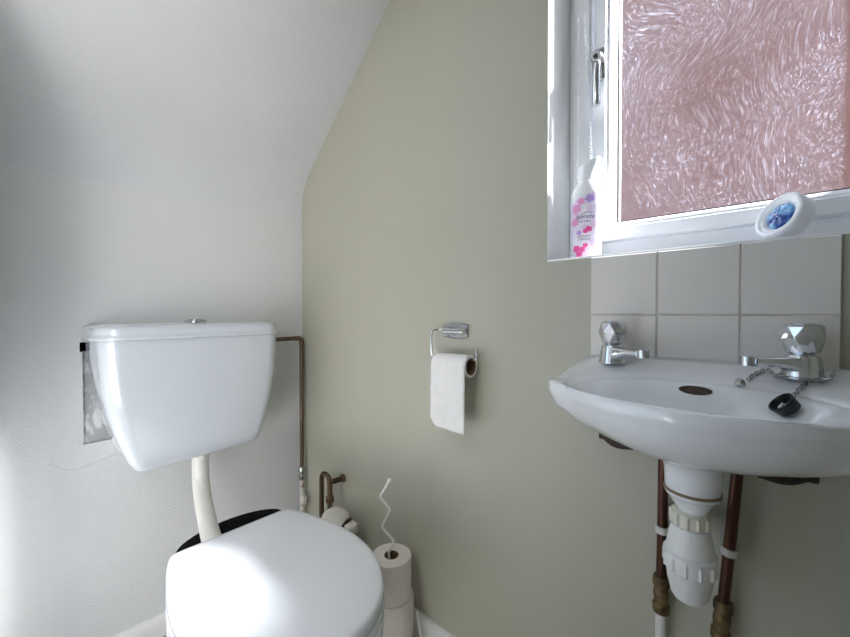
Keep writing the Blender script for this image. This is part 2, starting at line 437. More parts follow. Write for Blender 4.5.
# ------------------------------------------------------------------ splashback of tiles (one continuous sheet)
xt = [1.038, 1.146, 1.254, 1.3560]; zt_ = [.812, .917, 1.0232]
def lines(ts, g=.0008, bv=.0013):
    out = []
    for i, t in enumerate(ts):
        out += ([(t, 1)] if i == 0 else [(t - g - bv, 1), (t - g, 0)]) + ([(t + g, 0), (t + g + bv, 1)] if 0 < i < len(ts) - 1 else [])
        if i == len(ts) - 1: out = out[:-2] + [(t - bv, 1), (t, 0)]
    return out
lx, lz = lines(xt), lines(zt_)
lx[0] = (lx[0][0], 0); lx.insert(1, (lx[0][0] + .0016, 1))
bm = bmesh.new(); gv = {}
for i, (x, hx_) in enumerate(lx):
    for j, (z, hz_) in enumerate(lz):
        gv[i, j] = bm.verts.new((x, -.0075 if (hx_ and hz_) else -.0055, z))
for i in range(len(lx) - 1):
    for j in range(len(lz) - 1):
        f = bm.faces.new((gv[i, j], gv[i + 1, j], gv[i + 1, j + 1], gv[i, j + 1]))
        if sum(1 for v in f.verts if v.co.y < -.007) == 0: f.material_index = 1
ext = bmesh.ops.extrude_face_region(bm, geom=list(bm.faces))
for g_ in ext['geom']:
    if isinstance(g_, bmesh.types.BMVert): g_.co.y = -.0003
for f in bm.faces:
    if all(v.co.y > -.0056 for v in f.verts) and f.material_index == 0: f.material_index = 1 if False else 0
tag(obj('tile_splashback', bm, [M['tile'], M['grout']], smooth=False), 'splashback of cream glazed square tiles between basin and window sill', 'tiles')

# ------------------------------------------------------------------ basin
BC = V((1.213, -.118))
O_pts = [(1.03, -.0075), (1.213, -.0075), (1.396, -.0075), (1.409, -.06), (1.4155, -.122), (1.402, -.148), (1.366, -.176), (1.30, -.222), (1.213, -.242),
         (1.126, -.222), (1.06, -.176), (1.024, -.148), (1.0105, -.122), (1.017, -.06)]
NB = 112
def radial(poly):
    """resample a closed star-shaped outline by angle about BC"""
    res = []
    k = len(poly)
    for i in range(NB):
        a = 2 * PI * i / NB; d = V((math.cos(a), math.sin(a))); best = None
        for j in range(k):
            p, q = V(poly[j][:2]) - BC, V(poly[(j + 1) % k][:2]) - BC
            e = q - p; den = d.x * e.y - d.y * e.x
            if abs(den) < 1e-12: continue
            t = (p.x * e.y - p.y * e.x) / den; s = (p.x * d.y - p.y * d.x) / den
            if t > 0 and -1e-6 <= s <= 1 + 1e-6: best = t if best is None else min(best, t)
        res.append(BC + d * best)
    return res
dense = []
kk = len(O_pts)
front = catmull([(x, y, 0) for x, y in O_pts[3:]], 8)
dense = [V((1.03, -.0075, 0)), V((1.396, -.0075, 0))] + front
OUT = radial(dense)
bowl_poly = [(1.213 + .158 * math.copysign(abs(math.cos(a)) ** .75, math.cos(a)), -.150 + (.066 if math.sin(a) > 0 else .074) * math.copysign(abs(math.sin(a)) ** .8, math.sin(a))) for a in [2 * PI * i / 90 for i in range(90)]]
BOW = radial(bowl_poly)
def ss(t): t = max(0, min(1, t)); return t * t * (3 - 2 * t)
def ztop(p):
    ks = ((-.142, .810), (-.12, .8125), (-.10, .8185), (-.052, .8345), (-.0075, .8475))
    z = ks[0][1] if p.y < ks[0][0] else ks[-1][1]
    for (a, za), (b, zb_) in zip(ks, ks[1:]):
        if a <= p.y <= b: z = za + (zb_ - za) * (p.y - a) / (b - a)
    return z - .010 * ss((abs(p.x - 1.213) - .145) / .05) * max(0, min(1, (p.y + .14) / .06))
def sc(ring, s, zf):
    return [V((*(BC + (p - BC) * s), zf(p, BC + (p - BC) * s))) for p in ring]
def circ(r, z): return [V((BC.x + r * math.cos(2 * PI * i / NB), BC.y + r * math.sin(2 * PI * i / NB), z)) for i in range(NB)]
SPX = 1.2105
rings = [circ(.020, .672), circ(.0295, .672), circ(.0318, .675), circ(.0325, .70), circ(.034, .715), circ(.042, .7225)]
for r_ in rings:
    for p_ in r_: p_.x += SPX - BC.x
for s, z in ((.42, .7275), (.55, .733), (.7, .743), (.82, .755), (.92, .769)): rings.append(sc(OUT, s, lambda p, q, z=z, s=s: z + (ztop(p) - .81) * s))
for s, dz in ((.955, -.0285), (.982, -.0195), (.996, -.0150), (1.0, -.0120), (1, -.0085), (.9985, -.0055), (.995, -.0027), (.988, -.0009), (.976, 0)):
    rings.append(sc(OUT, s, lambda p, q, dz=dz: ztop(p) + dz * (1 + (.30 * ss((abs(p.x - BC.x) - .11) / .09) if dz < -.007 else 0))))
def bz(s):
    return lambda p, q, s=s: ztop(p) * 1 - (1 - s) * 0
BWC = V((1.213, -.157))
for f_, dz_ in ((.72, .0008), (.5, .0012), (.25, .0008), (.12, -.0002), (.04, -.0014)):
    rings.append([V((*(q * f_ + p * (1 - f_)), ztop(q * f_ + p * (1 - f_)) + dz_)) for p, q in zip(BOW, OUT)])
BD = .742
for s in (1.0, .97, .93, .87, .79, .69, .58, .46, .34, .24, .17):
    w = 1 - (s - .17) / .83            # 0 at the edge, 1 at the drain
    k_ = ss(w) ** 1.15 if w > 0 else 0
    rings.append([V((*(BWC + (p - BWC) * s), (ztop(p) - .0022) * (1 - k_) + BD * k_)) for p in BOW])
def dcirc(r, z): return [V((BWC.x + r * math.cos(2 * PI * i / NB), BWC.y + r * math.sin(2 * PI * i / NB), z)) for i in range(NB)]
rings.append(dcirc(.011, BD - .001)); rings.append(dcirc(.0105, BD - .006))
basin = thing('wash_basin', (BC.x, 0, .664), 'small white ceramic wall-hung wash basin under the tiled splashback', 'basin')
bm = loft(bmesh.new(), rings)
tree_bm = bm.copy(); bmesh.ops.recalc_face_normals(tree_bm, faces=tree_bm.faces); tree_bm.normal_update()
basin_tree = BVHTree.FromBMesh(tree_bm)
def on_basin(x, y, lift=0.0):
    h = basin_tree.ray_cast(V((x, y, 1.0)), V((0, 0, -1)))
    return V((x, y, h[0].z + lift))
obj('bowl', bm, M['ceramic'], basin, sharp=60)
# overflow slot in the rear wall of the bowl
CAMP = V((1.285, -.742, .92)); CF = V((-.6704, .742, 0)); CR = V((.742, .6704, 0))
def seen(u, v):
    h = basin_tree.ray_cast(CAMP, (CF + CR * ((u - 425) / 380) - V((0, 0, (v - 313) / 380))).normalized())
    if h[0] is None: return on_basin(1.25, -.10), V((0, 0, 1))
    return h[0], (h[1] if h[1].z > 0 else -h[1])
oc, nrm = seen(696, 390.5)
ux = V((1, 0, 0)); uy = nrm.cross(ux).normalized(); bm = bmesh.new()
ring = lambda a, b, d: [oc + ux * a * math.cos(2 * PI * i / 32) + uy * b * math.sin(2 * PI * i / 32) + nrm * d for i in range(32)]
loft(bm, [ring(.0195, .0068, -.003), ring(.0195, .0068, .0006), ring(.0175, .0054, .0009), ring(.0165, .0046, .0005)])
obj('overflow_slot', bm, M['slot'], basin)['label'] = 'dark oval overflow slot'
obj('drain_ring', LA([(.0085, -.003), (.0125, .0), (.012, .0015), (.0085, .001)], (BWC.x, BWC.y, BD + .0005)), M['dullchrome'], basin)
obj('sealant_ring', LA([(.0312, 0), (.0333, .0005), (.0333, .0038), (.0312, .0043)], (SPX, BC.y, .6785), n=48), M['brownline'], basin)

def bracket(s, label):
    x0 = 1.197 + s * .131
    t = thing('basin_bracket', (x0, -.003, .69), label, 'bracket', 'iron basin brackets')
    obj('bracket_bar', T(catmull([(x0, -.022, .702), (x0 - s * .016, -.028, .694), (x0 - s * .030, -.032, .692), (x0 - s * .052, -.036, .696)], 4), .0065, n=6), M['iron'], t)
    obj('bracket_plate', B(x0 - .010, x0 + .010, -.016, -.001, .690, .716, bev=.003), M['iron'], t)
    obj('bracket_arm', T([(x0 - s * .048, -.035, .696), (x0 - s * .052, -.042, .704), (x0 - s * .054, -.048, .716)], .0055, n=8), M['iron'], t)
    obj('bracket_bolt', LA([(.0065, 0), (.0065, .005), (.004, .007)], (x0, -.016, .7075), (0, -1, 0), n=6), M['iron'], t)
bracket(-1, 'dark rusty bracket under the left end of the basin')
bracket(1, 'dark rusty bracket under the right end of the basin, right of the leaning pipe')

# ------------------------------------------------------------------ taps
def tap(base, d, label):
    base = V(base); d = V(d).normalized(); s = V((-d.y, d.x, 0)); up = V((0, 0, 1))
    t = thing('basin_tap', base, label, 'tap', 'chrome pillar taps')
    # body swept from the flange into a flat tapering spout
    secs = []
    for f, w, z0, z1 in ((-.006, .0120, .006, .0270), (0, .0150, .005, .0285), (.011, .0165, .005, .0290), (.019, .0140, .009, .0280), (.028, .0118, .0125, .0275), (.042, .0106, .0145, .0270), (.0575, .0100, .0155, .0268)):
        c = base + d * f; k = 16; ring = []
        for i in range(k):
            a = 2 * PI * i / k; ca, sa = math.cos(a), math.sin(a)
            e = .62
            y = w * math.copysign(abs(ca) ** e, ca); z = (z0 + z1) / 2 + (z1 - z0) / 2 * math.copysign(abs(sa) ** e, sa)
            ring.append(c + s * y + up * z)
        secs.append(ring)
    obj('tap_body', loft(bmesh.new(), secs), M['chrome'], t, sharp=50)
    obj('tap_base', LA([(.0216, 0), (.0216, .003), (.0206, .0045), (.0198, .012), (.0184, .022), (.0172, .0285), (.0160, .0300)], base, n=40), M['chrome'], t, sharp=50)
    no = obj('spout_nozzle', LA([(.0085, 0), (.0093, .001), (.0093, .0125), (.0084, .0135)], base + d * .0625 + up * .0142, n=24), M['chrome'], t)
    obj('tap_neck', LA([(.0165, .0265), (.0135, .0295), (.0115, .030), (.0115, .0345)], base, n=28), M['dullchrome'], t)
    # faceted head: eight broad faces with pointed diamonds between them
    bm = bmesh.new(); n = 8
    def rg(r, z, off): return [bm.verts.new(base + V((r * math.cos(2 * PI * (j + off) / n), r * math.sin(2 * PI * (j + off) / n), z))) for j in range(n)]
    r0 = rg(.0140, .0315, 0); r1 = rg(.0172, .0345, 0); r2 = rg(.0225, .0515, .5); r3 = rg(.0205, .0665, 0); r4 = rg(.0172, .0700, 0)
    bridge(bm, [r0, r1]); bridge(bm, [r3, r4]); bm.faces.new(r0)
    for j in range(n):
        k = (j + 1) % n
        bm.faces.new((r1[j], r1[k], r2[j])); bm.faces.new((r3[j], r2[j], r3[k]))
        bm.faces.new((r1[k], r2[k], r2[j])) if False else None
        bm.faces.new((r2[j], r1[k], r2[k], r3[k]))
    bm.faces.new(r4)
    bmesh.ops.bevel(bm, geom=[e for e in bm.edges], offset=.0006, segments=1, affect='EDGES')
    hd_ = obj('tap_head', bm, M['chrome'], t, smooth=False)
    obj('tap_cap', LA([(.0135, .0695), (.0135, .0706), (.0125, .0712)], base, n=24), M['chrome'], hd_)
    return t
zd = on_basin(1.09, -.052).z
tap((1.09, -.052, zd + .0003), (.062, -.038, 0), 'chrome basin tap with a faceted head nearer the toilet, no chain on it')
tap((1.318, -.052, zd + .0003), (-.054, -.036, 0), 'chrome basin tap with a faceted head and a plug chain round its base')

# ------------------------------------------------------------------ plug and chain
pc, _n = seen(788, 421); pn = V((-.66, -.30, .68)).normalized()
pc = pc + V((-.001, .005, .0165))
plug = thing('basin_plug', pc, 'black rubber basin plug on a metal chain lying in the bowl', 'plug')
obj('plug_body', LA([(.0095, -.007), (.0118, -.0065), (.0138, .004), (.0142, .0052), (.0142, .0070), (.0130, .0074), (.0118, .006), (.0108, -.003), (.003, -.0045)], pc, pn, n=36), M['rubber'], plug, sharp=45)
obj('plug_ring', torus_link(bmesh.new(), pc + pn * .001, pn, V((1, 0, 0)), .004, .003, .0007), M['dullchrome'], plug)
def chain(path, name='chain_link'):
    pts = catmull(path, 14); acc = [0]
    for a, b in zip(pts, pts[1:]): acc.append(acc[-1] + (b - a).length)
    step = .0062; k = int(acc[-1] / step)
    for q in range(k):
        s_ = (q + .5) * step; i = max(j for j in range(len(acc) - 1) if acc[j] <= s_)
        f = (s_ - acc[i]) / (acc[i + 1] - acc[i]); c = pts[i].lerp(pts[i + 1], f); d = pts[i + 1] - pts[i]
        nrm_ = V((0, 0, 1)) if q % 2 else V((.7, -.7, .1))
        obj(name, torus_link(bmesh.new(), c, d, nrm_, .0043, .0024, .0008, n=14, m=6), M['dullchrome'], plug)
tb = V((1.318, -.052, zd))
pA = [tb + V((.0275, -.006, .010)), tb + V((.022, -.024, .005)), seen(813, 383)[0] + V((0, 0, .004)), seen(802, 391)[0] + V((0, 0, .004)), seen(796, 400)[0] + V((0, 0, .006)), pc + V((.006, .010, .009))]
chain(pA)
pB = [tb + V((-.017, -.0265, .008)), tb + V((-.026, -.031, .005)), seen(768, 372)[0] + V((0, 0, .0035)), seen(755, 377)[0] + V((0, 0, .0032)), seen(747, 384)[0] + V((0, 0, .0035))]
chain(pB)
e = seen(741, 387.5)[0] + V((0, 0, .0055))
obj('chain_stay', LA([(.0030, -.006), (.0030, -.001), (.0058, -.001), (.0058, .003), (.0042, .0048)], e, (-.6, -.7, .35), n=16), M['dullchrome'], plug)
obj('chain_collar', LA([(.0236, .001), (.0252, .0015), (.0252, .003), (.0236, .0035)], tb, n=32), M['dullchrome'], plug)

# ------------------------------------------------------------------ bottle trap
trap = thing('bottle_trap', (BC.x, BC.y, .528), 'white plastic bottle trap hanging under the wash basin', 'trap')
cx, cy = SPX - .002, BC.y
def ribbed(prof, n, k, depth):
    """lathe whose rim carries shallow grip ribs"""
    bm = bmesh.new(); rings = []
    for r, h, rb in prof:
        rings.append([V((cx + (r + (depth if rb and (j % k) == 0 else 0)) * math.cos(2 * PI * j / n), cy + (r + (depth if rb and (j % k) == 0 else 0)) * math.sin(2 * PI * j / n), h)) for j in range(n)])
    return loft(bm, rings)
obj('waste_cone', LA([(.0285, .6715), (.025, .666), (.018, .655), (.0165, .648)], (SPX, cy, 0), n=36), M['ceramic'], trap)
obj('inlet_nut', ribbed([(.018, .6315, 0), (.0225, .633, 0), (.0225, .634, 1), (.0225, .648, 1), (.022, .650, 0), (.0175, .6535, 0)], 60, 5, .0022), M['cream'], trap, sharp=18)['label'] = 'ivory inlet nut'
obj('trap_body', LA([(.020, .6325), (.0222, .6305), (.0228, .625), (.0258, .612), (.0282, .599), (.0285, .594)], (cx, cy, 0), n=44), M['trap'], trap)
obj('ring_nut', ribbed([(.0283, .5705, 0), (.0300, .572, 0), (.0300, .573, 1), (.0300, .588, 1), (.0300, .591, 0), (.0312, .5915, 0), (.0312, .5945, 0), (.0285, .597, 0)], 72, 6, .0024), M['trap'], trap, sharp=18)
obj('trap_cup', LA([(.0135, .5305), (.0185, .5315), (.0215, .536), (.0250, .551), (.0280, .5705)], (cx, cy, 0), n=44), M['trap'], trap)
obj('outlet_pipe', T(catmull([(cx, cy + .02, .612), (cx, cy + .05, .612), (cx, cy + .08, .612), (cx, cy + .1165, .612)], 5), .0125), M['trap'], trap)

# ------------------------------------------------------------------ copper pipes under the basin
def riser(x_top, x_bot, label, grp):
    z0, z1 = .004, .735
    xa = lambda z: x_bot + (x_top - x_bot) * (z - .44) / (.70 - .44)
    y = -.021
    t = thing('copper_pipe', (xa(0), y, 0), label, 'pipe', grp)
    obj('pipe_tube', T([(xa(.475), y, .475), (xa(.60), y, .60), (xa(z1), y, z1)], .0076, n=18), M['copper'], t)
    ax = V((xa(1) - xa(0), 0, 1))
    bm = lathe(bmesh.new(), [(.0085, -.030), (.0118, -.030), (.0125, -.026), (.0125, -.017), (.0103, -.015), (.0103, -.006), (.0112, -.004), (.0112, .004), (.0103, .006), (.0103, .013), (.0125, .015), (.0125, .025), (.0112, .029), (.0085, .030)], (xa(.458), y, .458), ax, n=20)
    obj('pipe_fitting', bm, M['brass'], t)['label'] = 'grimy brass coupling'
    obj('lower_pipe', T([(xa(z0), y, z0), (xa(.22), y, .22), (xa(.435), y, .435)], .0078, n=18), M['pipewhite'], t)['label'] = 'white lower pipe'
    bm = lathe(bmesh.new(), [(.0082, -.0055), (.0102, -.0055), (.0102, .0055), (.0082, .0055)], (xa(.565), y, .565), ax, n=20)
    cl = obj('pipe_clip', bm, M['pipewhite'], t)
    obj('clip_foot', B(xa(.565) - .008, xa(.565) + .008, y + .009, -.0007, .5595, .5705), M['pipewhite'], cl)
    obj('tap_connector', LA([(.009, .735), (.0125, .735), (.0125, .748), (.009, .750)], (xa(z1), y, 0), n=6), M['brass'], t)
riser(1.160, 1.158, 'upright copper pipe on the wall left of the bottle trap', 'copper risers under the basin')
riser(1.2545, 1.236, 'leaning copper pipe on the wall right of the bottle trap', 'copper risers under the basin')

# ------------------------------------------------------------------ toilet
TY = -.395
hw = [(.3855, .108), (.3865, .121), (.392, .129), (.402, .1345), (.43, .1440), (.47, .154), (.52, .1655), (.57, .172), (.61, .1725), (.65, .168), (.69, .158), (.73, .140), (.765, .116), (.79, .090), (.808, .061), (.818, .032), (.8215, 0)]
half = catmull([(x, h, 0) for x, h in hw], 4)
LID = [V((p.x, TY + p.y)) for p in half] + [V((p.x, TY - p.y)) for p in reversed(half[:-1])]
LC = V((.60, TY))
def ls(s, z, sx=None, ring=LID, dome=0): return [V(((LC.x + (p.x - LC.x) * (sx or s)), LC.y + (p.y - LC.y) * s, z)) for p in ring]
toilet = thing('toilet', (.55, TY, 0), 'white toilet with its lid closed, below the white cistern', 'toilet')
obj('toilet_lid', loft(bmesh.new(), [ls(.90, .404), ls(.985, .4045), ls(.997, .407), ls(1, .412), ls(1, .419), ls(.996, .424), ls(.985, .428), ls(.965, .4305), ls(.9, .432), ls(.75, .4335), ls(.5, .4348), ls(.25, .4355), ls(.05, .436)]), M['lidplastic'], toilet, sharp=70)
obj('toilet_seat', loft(bmesh.new(), [ls(.95, .384), ls(.993, .385), ls(1.004, .389), ls(1.004, .396), ls(.996, .4015), ls(.97, .4032)]), M['lidplastic'], toilet, sharp=60)
# pan: rim, bowl flank, foot
pan = []
for s, z, dx in ((.985, .3835, 0), (1.0, .381, 0), (1.002, .372, 0), (.998, .352, 0), (.97, .335, -.004), (.88, .30, -.02), (.76, .25, -.045), (.66, .19, -.075), (.60, .12, -.10), (.58, .06, -.115), (.60, .022, -.12), (.62, .002, -.12)):
    pan.append([V((p.x + dx, p.y, p.z)) for p in ls(s, z)])
obj('toilet_pan', loft(bmesh.new(), pan), M['ceramic'], toilet, sharp=60)
deck = [V((.425, TY + .130)), V((.345, TY + .150)), V((.305, TY + .150)), V((.281, TY + .132)), V((.264, TY + .10)), V((.254, TY + .057)), V((.254, TY + .01)), V((.265, TY - .038)), V((.288, TY - .080)), V((.320, TY - .104)), V((.352, TY - .117)), V((.425, TY - .115))]
dd = catmull([(p.x, p.y, 0) for p in deck], 5)
DC = V((.36, TY))
ds = lambda s, z: [V((DC.x + (p.x - DC.x) * s, DC.y + (p.y - DC.y) * s, z)) for p in dd]
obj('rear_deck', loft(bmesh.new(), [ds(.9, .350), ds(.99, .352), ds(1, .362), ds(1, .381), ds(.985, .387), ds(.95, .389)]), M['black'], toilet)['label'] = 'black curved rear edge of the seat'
fp = catmull([(.130, -.385, .5255), (.131, -.3855, .495), (.142, -.388, .462), (.172, -.394, .437), (.215, -.403, .421), (.27, -.414, .410), (.33, -.427, .4045), (.383, -.437, .402)], 6)
obj('flush_pipe', T(fp, .0205, n=24), M['pipewhite'], toilet)['label'] = 'cream plastic flush pipe'
# pan spigot running back and soil pipe
obj('pan_outlet', T(catmull([(.42, TY + .02, .22), (.33, TY + .07, .235), (.27, TY + .13, .25)], 5), .05, n=24), M['ceramic'], toilet)

# ------------------------------------------------------------------ cistern
cis = thing('toilet_cistern', (.10, TY, .55), 'white plastic cistern hung on the white wall above the toilet', 'cistern')
CY0, CY1 = -.607, -.184
secs = []
for z, xf, a, b, r in ((.5395, .160, .083, .066, .02), (.5410, .170, .076, .059, .025), (.546, .1755, .0705, .0530, .028), (.565, .1795, .0600, .0440, .030), (.595, .1830, .0480, .0340, .034), (.64, .1875, .0325, .0225, .038), (.69, .1920, .0185, .0125, .04), (.74, .1958, .0095, .0065, .04), (.80, .1985, .0040, .0030, .04), (.856, .200, .0015, .0015, .04)):
    secs.append([V((max(p.x, .0012), p.y, p.z + (p.y - TY) * .045 * min(1, max(0, (.70 - z) / .15)))) for p in rrect(-.05, xf, CY0 + a, CY1 - b, r, z, n=8)])
# trim the back flat against the wall
obj('cistern_tank', loft(bmesh.new(), secs), M['cistern'], cis, sharp=60)
def lid_ring(o, z):
    return [V((max(p.x, .0012), p.y, p.z)) for p in rrect(-.08, .207 + o, CY0 - .008 - o, CY1 + .007 + o, .055, z, n=10)]
obj('cistern_lid', loft(bmesh.new(), [lid_ring(-.004, .8565), lid_ring(.001, .8568), lid_ring(.003, .8590), lid_ring(.003, .8625), lid_ring(.000, .866), lid_ring(-.003, .874), lid_ring(-.004, .881), lid_ring(-.009, .8875), lid_ring(-.020, .892), lid_ring(-.045, .8945), lid_ring(-.07, .895)]), M['cistern'], cis, sharp=60)
bt = obj('push_button', LA([(.026, .8945), (.026, .8975), (.0235, .9005), (.019, .9015), (.018, .9012)], (.105, -.386, 0), n=36), M['dullchrome'], cis)
obj('button_face', LA([(.0165, .9012), (.0165, .9026), (.0145, .9032)], (.105, -.386, 0), n=30), M['dullchrome'], bt)
obj('outlet_nut', LA([(.0212, .526), (.0245, .5265), (.0245, .5385), (.022, .540)], (.130, -.385, 0), n=8), M['pipewhite'], cis)

# ------------------------------------------------------------------ pipes in the corner
px, py = .029, -.021
fill = thing('cistern_supply_pipe', (px, py, .1), 'thin brown copper pipe bending down from the cistern into the wall corner', 'pipe')
c_ = []
for i in range(7):
    a = PI / 2 * i / 6
    c_.append(V((px, py - .012 + .012 * math.sin(a), .829 - .012 + .012 * math.cos(a))))
obj('pipe_tube', T([V((px, -.186, .829)), V((px, -.1, .829))] + c_ + [V((px, py, .6)), V((px, py, .362))], .0072, n=16), M['darkcopper'], fill)
obj('elbow_joint', T([V((px, py - .024, .829))] + c_ + [V((px, py, .805))], .0088, n=16), M['darkcopper'], fill)
obj('pipe_fitting', LA([(.0080, .312), (.0105, .313), (.0115, .318), (.0118, .330), (.0095, .333), (.0095, .340), (.0118, .343), (.0118, .356), (.0095, .361), (.0075, .362)], (px, py, 0), n=16), M['dullchrome'], fill)
obj('lower_pipe', T([V((px, py, .314)), V((px, py, .21)), V((px, py, .10)), V((px, py, .002))], .0085, n=16), M['paintedpipe'], fill)['label'] = 'flaking painted lower pipe'
obj('lower_clip', B(px - .004, px + .028, py - .010, py + .006, .222, .262, bev=.004), M['paintedpipe'], fill)

# brown U-bend: old pipe from the wall looping over and down
yq = -.048
ub = thing('drain_pipe_loop', (.215, yq, .26), 'short brown pipe loop by the corner behind the toilet', 'pipe')
loop = catmull([(.199, yq, .005), (.199, yq, .30), (.199, yq, .372), (.205, yq, .390), (.222, yq, .396), (.239, yq, .390), (.245, yq, .372), (.245, yq, .31), (.245, yq, .235)], 6)
obj('pipe_bend', T(loop, .0080, n=14), M['darkcopper'], ub)
obj('pipe_collar', LA([(.0085, .312), (.0128, .314), (.0128, .330), (.0085, .333)], (.245, yq, 0), n=8), M['brass'], ub)
obj('wall_stub', T(catmull([(.243, yq, .376), (.250, yq + .010, .378), (.253, yq + .028, .378), (.254, yq + .047, .378)], 5), .0085, n=12), M['darkcopper'], ub)
obj('stub_cap', LA([(.0088, 0), (.0135, .0005), (.0135, .004), (.0088, .007)], (.254, -.0008, .378), (0, -1, 0), n=16), M['brass'], ub)

# white soil connector with a clamp
sp = thing('soil_pipe_connector', (.31, -.09, 0), 'grey white plastic pipe connector by the green wall behind the toilet lid', 'pipe')
obj('connector_body', LA([(.038, -.080), (.044, -.048), (.044, .012), (.042, .024), (.035, .034), (.022, .040)], (.318, -.078, .280), (.35, -.15, .9), n=36), M['pipewhite'], sp)
obj('soil_pipe', T([(.309, -.074, .215), (.306, -.072, .12), (.306, -.072, .002)], .040, n=28), M['pipewhite'], sp)
obj('clamp_block', B(.350, .388, -.080, -.045, .268, .297, bev=.004), M['pipewhite'], sp)
obj('clamp_bolt', T([(.362, -.086, .292), (.362, -.062, .303), (.362, -.052, .304)], .005, n=10), M['iron'], sp)['label'] = 'dark clamp bolt'

# ------------------------------------------------------------------ spare rolls on a wire stand
RX, RY = .581, -.090
stand = thing('toilet_roll_stand', (RX, RY, 0), 'white wire stand with a zigzag top through the spare rolls beside the toilet', 'stand')
rv = V((.742, .6704, 0))
zz = [(389.5, 482), (380, 498.8), (390.6, 511.4), (382, 529.8), (393.7, 543.4), (388.7, 556), (391.5, 575)]
pts = [V((RX, RY, .92)) + rv * ((u - 391.5) / 380 * .953) - V((0, 0, (y - 313) / 380 * .953)) for u, y in zz]
path = []
for i, p in enumerate(pts):
    if 0 < i < len(pts) - 1:
        a, b = pts[i - 1], pts[i + 1]
        for t in (.16, .08): path.append(p.lerp(a, t))
        path += [p * .96 + (a + b) * .02]
        for t in (.08, .16): path.append(p.lerp(b, t))
    else: path.append(p)
path.append(V((RX, RY, .18))); path.append(V((RX, RY, .008)))
obj('zigzag_wire', T(path, .0029, n=12), M['whitewire'], stand, sharp=60)
obj('wire_knob', sphere(bmesh.new(), pts[0], .0058), M['whitewire'], stand)
bm = bmesh.new()
tube(bm, [V((RX + .062 * math.cos(2 * PI * i / 40), RY + .062 * math.sin(2 * PI * i / 40), .0045)) for i in range(40)], .0035, n=10, closed=True)
obj('base_ring', bm, M['whitewire'], stand)
obj('base_bar', T([(RX - .062, RY, .0045), (RX + .062, RY, .0045)], .003, n=10), M['whitewire'], stand)
obj('wire_guard', T(catmull([(.622, -.040, .157), (.6270, -.0410, .141), (.631, -.039, .11), (.634, -.0365, .08), (.632, -.040, .03), (.625, -.047, .0055)], 5), .0030, n=10), M['whitewire'], stand)
def roll_bm(ro, ri, h, ax=False):
    bm = bmesh.new(); n = 48
    pr = [(ri, .001), (ro - .003, 0), (ro - .0008, .0006), (ro, .004), (ro, h * .5), (ro, h - .004), (ro - .0008, h - .0006), (ro - .003, h), (ri, h - .001)]
    rings = [[V((r * (1 + (.006 * math.sin(3 * 2 * PI * j / n + 1) if r > ri + .001 else 0)) * math.cos(2 * PI * j / n), r * math.sin(2 * PI * j / n), z)) for j in range(n)] for r, z in pr]
    return loft(bm, rings, False, False)
def core_bm(ri, h):
    n = 32; bm = bmesh.new()
    rings = [[V((r * math.cos(2 * PI * j / n), r * math.sin(2 * PI * j / n), z)) for j in range(n)] for r, z in ((ri, .0006), (ri, h - .0006), (ri - .0012, h - .0006), (ri - .0012, .0006))]
    rs = [[bm.verts.new(p) for p in r] for r in rings]; bridge(bm, rs, closed=True)
    return bm
def spare_roll(first, x, y, z, rz, s, label):
    if first is None:
        t = thing('toilet_roll', (0, 0, 0), label, 'toilet roll', 'spare toilet rolls on the stand')
        obj('paper_roll', roll_bm(.0505, .0185, .0985), M['paper2'], t)
        obj('cardboard_core', core_bm(.0185, .0985), M['card'], t)
    else:
        t = first.copy(); C.objects.link(t)
        for ch in first.children:
            c = ch.copy(); C.objects.link(c); c.parent = t
        t['label'] = label
    t.location = (x, y, z); t.rotation_euler = (0, 0, rz); t.scale = (s, s, 1)
    return t
r1 = spare_roll(None, RX, RY, .2085, .3, 1.0, 'topmost spare toilet roll on the wire stand')
spare_roll(r1, RX + .0025, RY + .002, .1088, 1.9, 1.05, 'middle spare toilet roll of the stack beside the toilet')
spare_roll(r1, RX - .001, RY - .001, .0092, 4.0, 1.03, 'bottom spare toilet roll of the stack, near the skirting')

# ------------------------------------------------------------------ toilet roll holder on the wall, with its roll
hold = thing('toilet_roll_holder', (.715, 0, .88), 'chrome toilet roll holder screwed to the green wall', 'toilet roll holder')
def yz_plate(x0, x1, z0, z1, y0, y1, bulge):
    rings = []
    for y, ins in ((y0, 0), (y1 + .001, 0), (y1, .0012)):
        r = []
        for i in range(9): t = i / 8; r.append(V((x0 + ins + (x1 - x0 - 2 * ins) * t, y, z1 - ins + bulge * math.sin(PI * t))))
        for i in range(9): t = i / 8; r.append(V((x1 - ins - (x1 - x0 - 2 * ins) * t, y, z0 + ins - bulge * math.sin(PI * t))))
        rings.append(r)
    return loft(bmesh.new(), rings)
obj('holder_plate', yz_plate(.682, .756, .862, .892, -.0006, -.0055, .005), M['dullchrome'], hold)
hb = T([(.690, -.0145, .876), (.752, -.0145, .876)], .0082, n=20)
obj('hinge_tube', hb, M['chrome'], hold)
for z in (.866, .8895):
    obj('screw', LA([(.0036, 0), (.0036, .0012), (.0022, .002)], (.717, -.0055, z), (0, -1, 0), n=16), M['screw'], hold)
wz = .7985 + .0150
arm = [(.700, -.0145, .879), (.688, -.0155, .879), (.678, -.020, .879), (.672, -.030, .878), (.671, -.0385, .870), (.671, -.0395, .850), (.671, -.0385, wz + .010), (.673, -.0375, wz + .002), (.681, -.037, wz), (.72, -.0368, wz), (.78, -.0368, wz), (.7985, -.0368, wz + .001), (.8025, -.037, wz + .006), (.8055, -.040, wz + .018), (.8075, -.043, wz + .026)]
obj('wire_arm', T(catmull(arm, 5), .0026, n=12), M['chrome'], hold)
hr = thing('toilet_roll', (.745, -.0368, .797), 'part-used white toilet roll hanging on the chrome holder with a sheet down', 'toilet roll')
